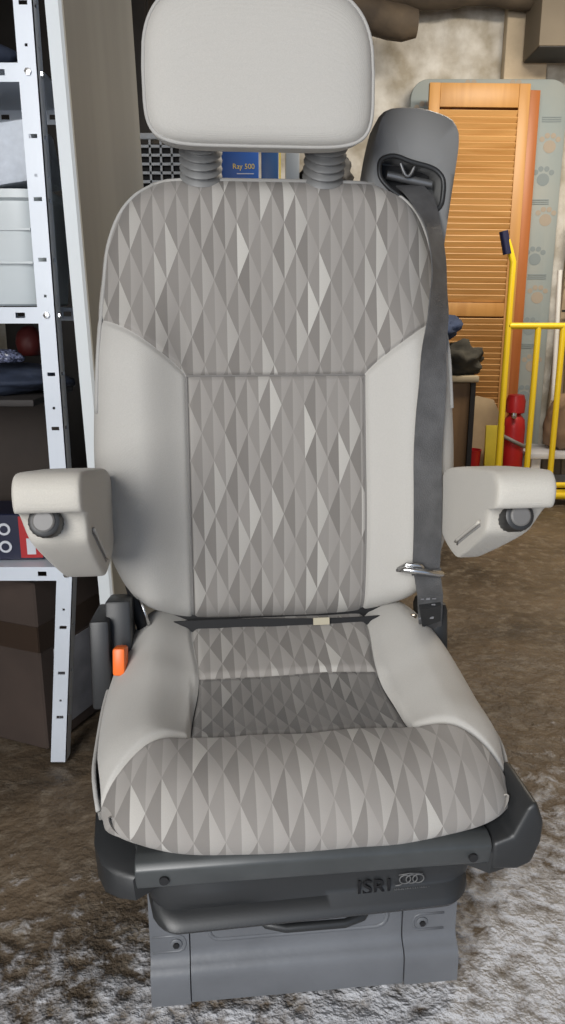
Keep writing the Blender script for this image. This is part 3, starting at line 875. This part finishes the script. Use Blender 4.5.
# printed carton with dials on the lower shelf
t_ = thing('printed_carton', 'dark blue and red printed carton with round dials on the lower shelf', 'carton', (-.605, 1.60, .455), .05)
B().box((0, 0, .05), (.20, .12, .10), bev=.002, seg=1).obj('box_body', M['navybox'], t_)
for x, w in ((.075, .045), (-.012, .022)): B().box((x, -.0605, .05), (w, .0015, .09)).obj('red_print', M['red'], t_, smooth=0)
for z in (.030, .068):
    m_ = Matrix.Translation((.022, -.060, z)) @ Matrix.Rotation(pi/2, 4, 'X')
    dp = B().lathe([(.001, 0), (.013, 0), (.013, .002), (.001, .002)], 24, m_).obj('dial_print', M['white'], t_)
    B().lathe([(.001, .0022), (.008, .0022), (.008, .0032), (.001, .0032)], 24, m_).obj('dial_face', M['navybox'], dp)
B().box((.075, -.0615, .030), (.018, .001, .035)).obj('white_print', M['white'], t_, smooth=0)
def blob(name, c, d, m, label, cat, seed=0, amp=.25, group=None, sub=4, fr=2.0):
    bm = bmesh.new(); bmesh.ops.create_icosphere(bm, subdivisions=sub, radius=1)
    for v in bm.verts:
        n_ = noise.fractal(v.co*fr+Vector((seed, seed*2, 0)), 1, 2, 4)
        v.co *= 1+amp*n_
        v.co = Vector((v.co.x*d[0]/2, v.co.y*d[1]/2, max(v.co.z, -.75)*d[2]/2))
    b = B().bm(bm); bm.free()
    zmin = min(v.z for v in b.v)
    for v in b.v: v.z -= zmin
    o = b.obj(name, m, smooth=180); o.location = c
    return tag(o, label, cat, group)
# hanging shelf board with dark cloth in the middle bay
o = B().box((0, 0, 0), (.76, .30, .014), bev=.003).obj('support_board', mat('dark_board', (.035, .03, .028), .7)); o.location = (-.87, 1.67, .787)
tag(o, 'dark board lying across the middle bay of the shelving under a navy cushion', 'board')
blob('navy_cushion', (-.64, 1.66, .794), (.36, .24, .075), M['navy'], 'folded navy cloth on the dark board in the middle bay', 'cloth', 3, .2)
blob('glittery_scarf', (-.575, 1.585, .862), (.10, .05, .03), mat('sequinned_cloth', (.10, .11, .17), .25, var=.9, vscale=200), 'small glittery scarf lying on the navy cloth', 'scarf', 9, .3)
blob('red_ball', (-.565, 1.76, .865), (.06, .06, .075), mat('dark_red', (.10, .012, .01), .6), 'dark red ball behind the navy cloth in the middle bay', 'ball', 5, .05)
for x, z0, hh in ((-.66, .455, .32),):
    o = B().box((0, 0, hh/2), (.46, .02, hh), bev=.003).obj('brown_board', mat('brown_backing', (.038, .028, .022), .8, var=.2)); o.location = (x-.06, 1.74, z0+.001); o.rotation_euler = (radians(2), 0, 0)
    tag(o, 'dark brown board standing at the back of the lower bay', 'board')
blob('black_bag', (-.66, 1.66, 1.384), (.26, .22, .11), M['navy'], 'black bag slumped on the upper shelf of the shelving', 'bag', 12, .3)
carton('grey_booklet_box', (-.67, 1.56, 1.193), (.13, .05, .10), 0, mat('grey_card', (.12, .12, .125), .6), 'grey carton wedged beside the foam in the tub', 'carton', ry=radians(-18)) if False else None
# carton on the floor under the shelving
t_ = carton('floor_carton', (-.66, 1.76, 0), (.40, .30, .40), radians(-22), M['carddark'], 'large worn brown cardboard carton with tape on the floor under the shelving', 'carton', tape=M['tape'])
b = B().box((0, -.151, .27), (.40, .002, .06)); b.box((.2005, 0, .27), (.002, .30, .06)); b.obj('tape_band', M['tape'], t_, smooth=0)
b = B().box((.2015, -.02, .13), (.002, .17, .20)); b.obj('paper_label', mat('dim_paper', (.22, .22, .24), .7, var=.2, vscale=14), t_, smooth=0)
t_ = carton('tall_carton', (-.62, 2.14, 0), (.28, .22, .46), radians(10), M['card'], 'brown carton behind the shelving next to the leaning panel', 'carton')
b = B().prism([(cos(pi/3*k_)*.04, sin(pi/3*k_)*.04) for k_ in range(6)], 0, .12, lambda p, q, t: Vector((p, t, q)), bev=.004)
o = b.obj('hexagonal_weight', mat('grey_metal', (.2, .22, .25), .5)); o.location = (-.600, 1.49, .425-.085); 
bpy.data.objects.remove(o)

# wardrobe shape added to darken the back left, and low cabinet
M['darkwood'] = mat('dark_stained_wood', (.012, .010, .009), .6, var=.3, vscale=12)
t_ = thing('backdrop_wardrobe', 'tall black wardrobe shape added to darken the back left behind the headrest', 'wardrobe', (-.92, 3.9, 0))
B().box((0, 0, 1.15), (.72, .5, 2.3), bev=.006).obj('carcass', M['darkwood'], t_)
for s in (-1, 1): d_ = B().box((s*.178, -.258, 1.15), (.345, .02, 2.2), bev=.004).obj('door', M['darkwood'], t_); B().tube([(s*.03, -.275, 1.0), (s*.03, -.275, 1.15)], .006).obj('handle', M['steel'], d_)
t_ = thing('dark_cabinet', 'low dark cabinet behind the seat carrying a crate and blue packets', 'cabinet', (-.20, 3.1, 0))
B().box((0, 0, .68), (.96, .5, 1.36), bev=.006).obj('carcass', M['darkwood'], t_)
for s in (-1, 1): d_ = B().box((s*.238, -.258, .68), (.46, .02, 1.3), bev=.004).obj('door', M['darkwood'], t_); B().tube([(s*.03, -.275, .6), (s*.03, -.275, .75)], .006).obj('handle', M['steel'], d_)
# crate: lattice side
t_ = thing('lattice_crate', 'pale grey plastic lattice crate on the dark cabinet left of the headrest post', 'crate', (-.42, 3.0, 1.361))
b = B(); W_, D_, H_ = .30, .22, .17
for z in [H_*i/6 for i in range(7)]:
    for y in (-D_/2, D_/2): b.box((0, y, z+.003), (W_, .006, .009))
    for x in (-W_/2, W_/2): b.box((x, 0, z+.003), (.006, D_, .007))
for i in range(9):
    x = -W_/2+W_*i/8
    for y in (-D_/2, D_/2): b.box((x, y, H_/2), (.007, .006, H_))
for i in range(8):
    y = -D_/2+D_*i/7
    for x in (-W_/2, W_/2): b.box((x, y, H_/2), (.006, .007, H_))
for z in (H_+.006,):
    for y in (-D_/2, D_/2): b.box((0, y, z), (W_+.02, .016, .02), bev=.004)
    for x in (-W_/2, W_/2): b.box((x, 0, z), (.016, D_+.02, .02), bev=.004)
b.box((0, 0, .004), (W_, D_, .006))
b.obj('crate_body', mat('crate_grey', (.50, .53, .56), .5), t_)
B().box((0, 0, .085), (W_-.04, D_-.04, .15), bev=.02).obj('dark_fill', M['black'], t_)  # black box added to stand for the shade inside the crate
M['blue'] = mat('blue_print', (.015, .10, .42), .5)
M['yellow'] = mat('yellow_paint', (.85, .60, .02), .35)
t_ = thing('blue_packet', 'blue packet with small yellow lettering on the dark cabinet', 'packet', (-.150, 2.95, 1.361), .05)
B().box((0, 0, .08), (.13, .06, .16), bev=.004).obj('packet_body', M['blue'], t_)
text_mesh('Ray 500', .024, Matrix.Translation((.012, -.0305, .085)) @ Matrix.Rotation(pi/2, 4, 'X'), M['yellow'], 'lettering', t_, .0006)
B().box((.018, -.0305, .062), (.06, .001, .003)).obj('pale_stripe', M['white'], t_, smooth=0)
t_ = thing('blue_packet', 'plain blue narrow packet to the right of the lettered one', 'packet', (-.045, 2.97, 1.361), 0)
B().box((0, 0, .08), (.06, .06, .16), bev=.004).obj('packet_body', mat('blue_dark', (.01, .07, .22), .5), t_)
B().box((.036, 0, .08), (.006, .05, .16)).obj('yellow_edge', M['yellow'], t_)
o = B().box((0, 0, .075), (.05, .06, .15), bev=.004).obj('grey_packet', mat('grey_packet', (.3, .33, .36), .6)); o.location = (.035, 2.98, 1.361); tag(o, 'slim grey packet on the dark cabinet right of the blue ones', 'packet')
blob('black_bundle', (.165, 3.0, 1.361), (.18, .16, .17), M['black'], 'black bundle on the dark cabinet behind the right headrest post', 'bundle', 7, .3)

# ------------------------------------------------------------------ back wall objects
def wood(name, c1, c2, axis='Z', sc=14):
    m = bpy.data.materials.new(name); m.use_nodes = True; nt = m.node_tree; b = nt.nodes['Principled BSDF']
    b.inputs['Roughness'].default_value = .45
    tc = nt.nodes.new('ShaderNodeTexCoord'); mp = nt.nodes.new('ShaderNodeMapping'); nt.links.new(tc.outputs['Object'], mp.inputs[0])
    mp.inputs['Scale'].default_value = {'Z': (1, 1, .08), 'X': (.08, 1, 1)}[axis]
    n = nt.nodes.new('ShaderNodeTexNoise'); n.inputs['Scale'].default_value = sc; n.inputs['Detail'].default_value = 5; n.inputs['Distortion'].default_value = 1.0
    nt.links.new(mp.outputs[0], n.inputs['Vector'])
    r = nt.nodes.new('ShaderNodeValToRGB'); nt.links.new(n.outputs['Fac'], r.inputs[0])
    r.color_ramp.elements[0].position = .3; r.color_ramp.elements[1].position = .7
    r.color_ramp.elements[0].color = (*c1, 1); r.color_ramp.elements[1].color = (*c2, 1)
    nt.links.new(r.outputs[0], b.inputs['Base Color'])
    return m
M['pine'] = wood('varnished_pine', (.42, .20, .05), (.55, .29, .085))
M['pineX'] = wood('varnished_pine_slats', (.46, .23, .065), (.62, .35, .125), 'X', 20)
M['redwood'] = wood('reddish_edge', (.30, .09, .02), (.42, .14, .035))
# printed board behind the doors
bd = thing('printed_board', 'pale blue-grey rounded board with paw and flower prints standing behind the louvred doors', 'board', (1.065, 4.40, 0))
poly = []
W2, H2, rc = .405, 2.10, .09
for cx_, cz_, a0 in ((W2-rc, H2-rc, 0), (-W2+rc, H2-rc, 90), (-W2+.02, .02, 180), (W2-.02, .02, 270)):
    r_ = rc if cz_ > 1 else .02
    for k_ in range(7): a = radians(a0+15*k_); poly.append((cx_+r_*cos(a), cz_+r_*sin(a)))
M['boardblue'] = mat('pale_blue_print', (.27, .32, .325), .75, col2=(.33, .35, .33), vscale=3)
B().prism(poly, -.02, .02, lambda p, q, t: Vector((p, t, q)), bev=.006).obj('board_body', M['boardblue'], bd)
b = B(); bg2 = B(); random.seed(8)
def disc(b, x, z, r, y=-.0212):
    n = 14; vs = [Vector((x+r*cos(2*pi*k/n), y, z+r*.95*sin(2*pi*k/n))) for k in range(n)]+[Vector((x+r*cos(2*pi*k/n), y+.004, z+r*.95*sin(2*pi*k/n))) for k in range(n)]
    b.add(vs, [tuple(range(n))]+[(k, (k+1) % n, n+(k+1) % n, n+k) for k in range(n)])
spots = [(-.33, 1.93, 1), (-.33, 1.75, 0), (-.10, 2.03, 1), (.13, 2.03, 1), (.33, 1.78, 1), (.31, 1.62, 0), (.34, 1.42, 1), (.30, 1.22, 0), (.33, 1.02, 1), (.30, .85, 0), (.33, .65, 1), (.30, .48, 0)]
M['tanp'] = mat('tan_print', (.36, .31, .25), .8); M['grp'] = mat('grey_print', (.22, .26, .27), .8)
for x, z, kk in spots:
    q_ = B(); disc(q_, x, z, .033)
    for q in range(4): a = radians(40+33*q); disc(q_, x+.055*cos(a), z+.055*sin(a), .014)
    q_.obj('paw_print', M['tanp' if kk else 'grp'], bd, smooth=0)
for x, z in ((.33, 1.90), (.30, 1.50), (.32, 1.12), (.31, .75)):
    q_ = B()
    for q in range(3): q_.box((x, -.0215, z+.010*q), (.10, .002, .005))
    q_.obj('bar_print', M['grp'], bd, smooth=0)
# louvred bifold door
dr = thing('louvred_door', 'varnished pine louvred bifold door leaning against the back wall', 'door', (.955, 4.14, 0))
dr.rotation_euler = (radians(-2.4), radians(.6), 0)
def leaf(w, h, name, parent, mx, m1, m2):
    b = B()
    st = .055
    b.box((-w/2+st/2, 0, h/2), (st, .028, h), bev=.003, mtx=mx).box((w/2-st/2, 0, h/2), (st, .028, h), bev=.003, mtx=mx)
    b.box((0, 0, h-.055), (w-2*st, .026, .11), bev=.003, mtx=mx).box((0, 0, .07), (w-2*st, .026, .14), bev=.003, mtx=mx).box((0, 0, h*.47), (w-2*st, .026, .07), bev=.003, mtx=mx)
    lf = b.obj(name, m1, parent)
    b = B(); z = .16
    while z < h-.12:
        if abs(z-h*.47) > .045: b.box((0, 0, z), (w-2*st+.004, .040, .0065), rot=(radians(-62), 0, 0), bev=.002, seg=1, mtx=mx)
        z += .0295
    b.obj('slat_panel', m2, lf)
    return lf
leaf(.50, 2.04, 'door_leaf', dr, None, M['pine'], M['pineX'])
mx = Matrix.Translation((.262, .028, 0)) @ Matrix.Rotation(radians(62), 4, 'Z') @ Matrix.Translation((.03, 0, 0))
mx = Matrix.Translation((.285, .020, 0)) @ Matrix.Rotation(radians(80), 4, 'Z') @ Matrix.Translation((.06, 0, 0))
mx = Matrix.Translation((.070, .050, 0)) @ Matrix.Rotation(radians(4), 4, 'Z')
leaf(.50, 2.03, 'door_leaf', dr, mx, M['redwood'], M['pineX'])
B().box((.252, .045, 1.75), (.01, .05, .07)).box((.252, .045, .4), (.01, .05, .07)).obj('hinge', M['chrome'], dr, smooth=0)
# yellow trolley
YT = 3.8
tr = thing('yellow_trolley', 'yellow tubular steel trolley with dark blue grip standing at the right before the back wall', 'trolley', (1.3, YT, 0))
TO = Vector((1.3, YT, 0))
def tp(px, py, Y=YT): return at(px, py, Y)-TO
b = B()
r_ = .0155
zl = .06
xl = tp(508, 330).x
b.tube([Vector((xl, 0, zl)), Vector((xl, 0, 1.02)), tp(513, 262), tp(510, 250), tp(507, 240)], r_, 12)
b.tube([Vector((xl, 0, tp(508, 326).z)), Vector((xl+.62, 0, tp(508, 326).z+.0))], r_, 12)
b.tube([Vector((xl, 0, .10)), Vector((xl+.62, 0, .10))], r_*.9, 12)
b.tube([Vector((xl, 0, .045)), Vector((xl+.62, 0, .045))], r_*1.2, 12)
for dx in (.145, .265, .385, .505): b.tube([Vector((xl+dx, 0, .05)), Vector((xl+dx, 0, tp(508, 326).z))], r_*.95, 12)
b.tube([Vector((xl+.62, 0, zl)), Vector((xl+.62, 0, 1.02)), Vector((xl+.61, 0, 1.2))], r_, 12)
b.obj('tube_frame', M['yellow'], tr, smooth=50)
B().tube([tp(507.5, 254), tp(503.5, 231)], .021, 14).obj('grip', mat('navy_rubber', (.01, .012, .05), .5), tr, smooth=50)
b = B().box((.0+xl+.31, .05, .045), (.62, .10, .02), bev=.004)
b.obj('toe_plate', M['yellow'], tr)
for xx in (xl, xl+.62):
    b = B().lathe([(.02, -.02), (.05, -.02), (.055, -.01), (.055, .01), (.05, .02), (.02, .02)], 24, Matrix.Translation((xx, .05, .055)) @ Matrix.Rotation(pi/2, 4, 'Y'))
    b.obj('wheel', M['rubber'], tr)
# red gas bottle
g_ = at(514, 440, 4.0)
t_ = thing('red_extinguisher', 'red fire extinguisher behind the yellow trolley with a grey hose band', 'extinguisher', (g_.x, 4.02, 0))
b = B().lathe([(.001, 0), (.052, 0), (.057, .01), (.057, .36), (.052, .40), (.03, .43), (.022, .44)], 28)
b.obj('cylinder_body', M['red'], t_, smooth=50)
B().lathe([(.028, .43), (.048, .44), (.05, .50), (.04, .53), (.001, .535)], 20).obj('head', M['red'], t_)
B().box((-.02, -.055, .43), (.02, .03, .03), bev=.004).obj('valve', M['chrome'], t_)
B().tube([Vector((.063*cos(a), .063*sin(a), .29-.05*cos(a)*.6)) for a in [pi+pi*k/12 for k in range(13)]], .010, 8).obj('hose', mat('grey_hose', (.2, .2, .2), .5), t_, smooth=180)
# yellow folded sheet, tan card, red bucket, grey sack
g_ = at(493, 425, 4.0)
o = B().box((0, 0, .19), (.095, .02, .38), bev=.002).obj('yellow_sheet', mat('yellow_card', (.55, .44, .03), .6, var=.1)); o.location = (g_.x, 3.94, 0); o.rotation_euler = (radians(-3), 0, 0)
tag(o, 'yellow plastic sheet standing upright left of the red extinguisher', 'sheet')
o = B().prism([(-.11, 0), (.11, 0), (.11, .40), (.06, .50), (-.03, .52), (-.11, .44)], -.008, .008, lambda p, q, t: Vector((p, t, q)), bev=.002).obj('tan_card', M['cardlight']); o.location = (at(482, 410, 4.06).x, 4.05, 0); o.rotation_euler = (radians(-3), 0, 0)
tag(o, 'tan cardboard sheet standing behind the yellow sheet', 'cardboard')
o = B().lathe([(.001, 0), (.04, 0), (.050, .24), (.053, .25), (.049, .25), (.038, .01), (.001, .01)], 24).obj('red_bucket', M['red']); o.location = (at(472, 440, 3.98).x, 3.98, 0)
tag(o, 'small red bucket between the draped table and the yellow sheet', 'bucket')
g_ = at(472, 474, 3.65)
blob('grey_sack', (g_.x+.02, 3.70, 0.0), (.26, .2, .20), mat('grey_black_cloth', (.06, .058, .05), .9, var=.6, vscale=25, bump=.5), 'dark grey sack on the floor beside the right armrest', 'sack', 2, .4)
# small table with garments
g0 = at(445, 372, 3.3); g1 = at(467, 372, 3.3)
t_ = thing('side_table', 'brown wooden stand with pale top behind the seat belt carrying dark garments', 'table', (g1.x-.15, 3.45, 0))
M['brown'] = wood('brown_stand', (.13, .075, .035), (.19, .11, .05))
B().box((0, 0, .34), (.34, .3, .64), bev=.004).obj('stand_body', M['brown'], t_)
B().box((0, 0, .676), (.40, .34, .028), bev=.006).obj('table_top', mat('pale_top', (.40, .33, .22), .5), t_)
B().box((.178, -.155, .33), (.02, .02, .66)).obj('corner_post', M['darkwood'], t_, smooth=0)
g = at(459, 350, 3.35)
blob('dark_garment', (g.x-.02, 3.38, .691), (.24, .22, .15), mat('olive_black', (.035, .032, .024), .9, var=.4, vscale=12, bump=.5, bscale=20), 'crumpled dark olive garment on the brown stand', 'garment', 21, .35)
blob('blue_garment', (g.x-.09, 3.42, .835), (.20, .2, .12), mat('dark_blue_cloth', (.03, .045, .09), .9, var=.3, vscale=12), 'dark blue garment on top of the olive one', 'garment', 31, .3)
# ceiling logs and box
lg = mat('dark_log', (.10, .075, .05), .85, col2=(.05, .038, .028), vscale=6, bump=.6, bscale=14)
p0 = at(230, -10, 4.1); p1 = at(417, 24, 4.1)
b = B(); n = 14; pts = [p0.lerp(p1, i/n)+Vector((0, 0, .01*sin(i*.9))) for i in range(n+1)]
b.tube(pts, [0.076+.006*noise.noise(Vector((i*.7, 0, 0))) for i in range(n)]+[.058], 18)
tag(b.obj('roof_log', lg, smooth=60), 'short round dark log above the headrest with a rounded sawn end', 'log', 'roof logs')
b = B(); pts = [Vector((-.6+2.0*i/20, 4.30, 2.455+.012*sin(i*1.3))) for i in range(21)]
b.tube(pts, [.062+.006*noise.noise(Vector((i*.7, 4, 0))) for i in range(21)], 16)
tag(b.obj('roof_log', lg, smooth=60), 'long dark log running along the top of the back wall', 'log', 'roof logs')
g0 = at(529, 45, 4.1)
t_ = thing('hanging_box', 'grey-brown box fixed high in the top right corner', 'box', (g0.x+.24, 4.24, g0.z))
B().box((0, 0, .22), (.38, .26, .44), bev=.005).obj('box_body', mat('grey_brown_box', (.17, .14, .10), .7, var=.08, vscale=4), t_)
B().box((0, 0, .006), (.37, .25, .02)).obj('base_strip', M['darkwood'], t_, smooth=0)
# stuff on the far right: cardboard sheets, pole, sack on a bench
M['oldpaper'] = mat('beige_wrap', (.36, .28, .19), .85, var=.2, vscale=7, bump=.4, bscale=12)
for px, z0, h, w, rot, Y, lab in ((575, .82, .50, .20, 3, 4.25, 'tall beige cardboard piece leaning at the right edge'), (578, .55, .26, .22, -4, 4.05, 'short beige cardboard piece at the right edge beneath the tall one')):
    pass
t_ = thing('cardboard_stack', 'beige folded cardboard sheets standing at the right edge beside the printed board', 'cardboard', (1.70, 4.36, .0))
B().box((0, 0, .72), (.38, .05, 1.44), rot=(0, radians(2), 0), bev=.006).obj('sheet', M['oldpaper'], t_)
B().box((.03, -.05, .62), (.34, .03, 1.24), rot=(0, radians(-3), 0), bev=.006).obj('sheet', M['oldpaper'], t_)
b = B().box((0, -.072, .95), (.39, .004, .012)).box((0, -.072, 1.12), (.39, .004, .010)); b.obj('strap', M['black'], t_, smooth=0)
o = B().tube([at(560, 270, 4.05), at(553, 400, 4.05)], .012, 12).obj('white_pole', mat('white_pole', (.75, .75, .72), .4), smooth=60); tag(o, 'thin white pole standing behind the trolley bars', 'pole')
g_ = at(560, 442, 4.0)
t_ = thing('low_bench', 'low off-white bench behind the trolley bars', 'bench', (g_.x+.08, 4.12, 0))
B().box((0, 0, .215), (.50, .30, .03), bev=.004).obj('bench_top', M['white'], t_)
for sx in (-.2, .2):
    for sy in (-.11, .11): B().box((sx, sy, .10), (.05, .04, .20), bev=.003).obj('leg', M['white'], t_)
B().box((0, 0, .05), (.40, .24, .02)).obj('rail', M['white'], t_, smooth=0)
blob('brown_sack', (g_.x+.12, 4.12, .231), (.34, .26, .36), mat('brown_sackcloth', (.28, .19, .12), .9, var=.15, vscale=9), 'brown paper sack tied with cord on the low bench', 'sack', 44, .15)

for o in list(bpy.data.objects):
    if o.parent:
        for k_ in ('category', 'group'):
            if k_ in o: del o[k_]
bpy.context.view_layer.update()
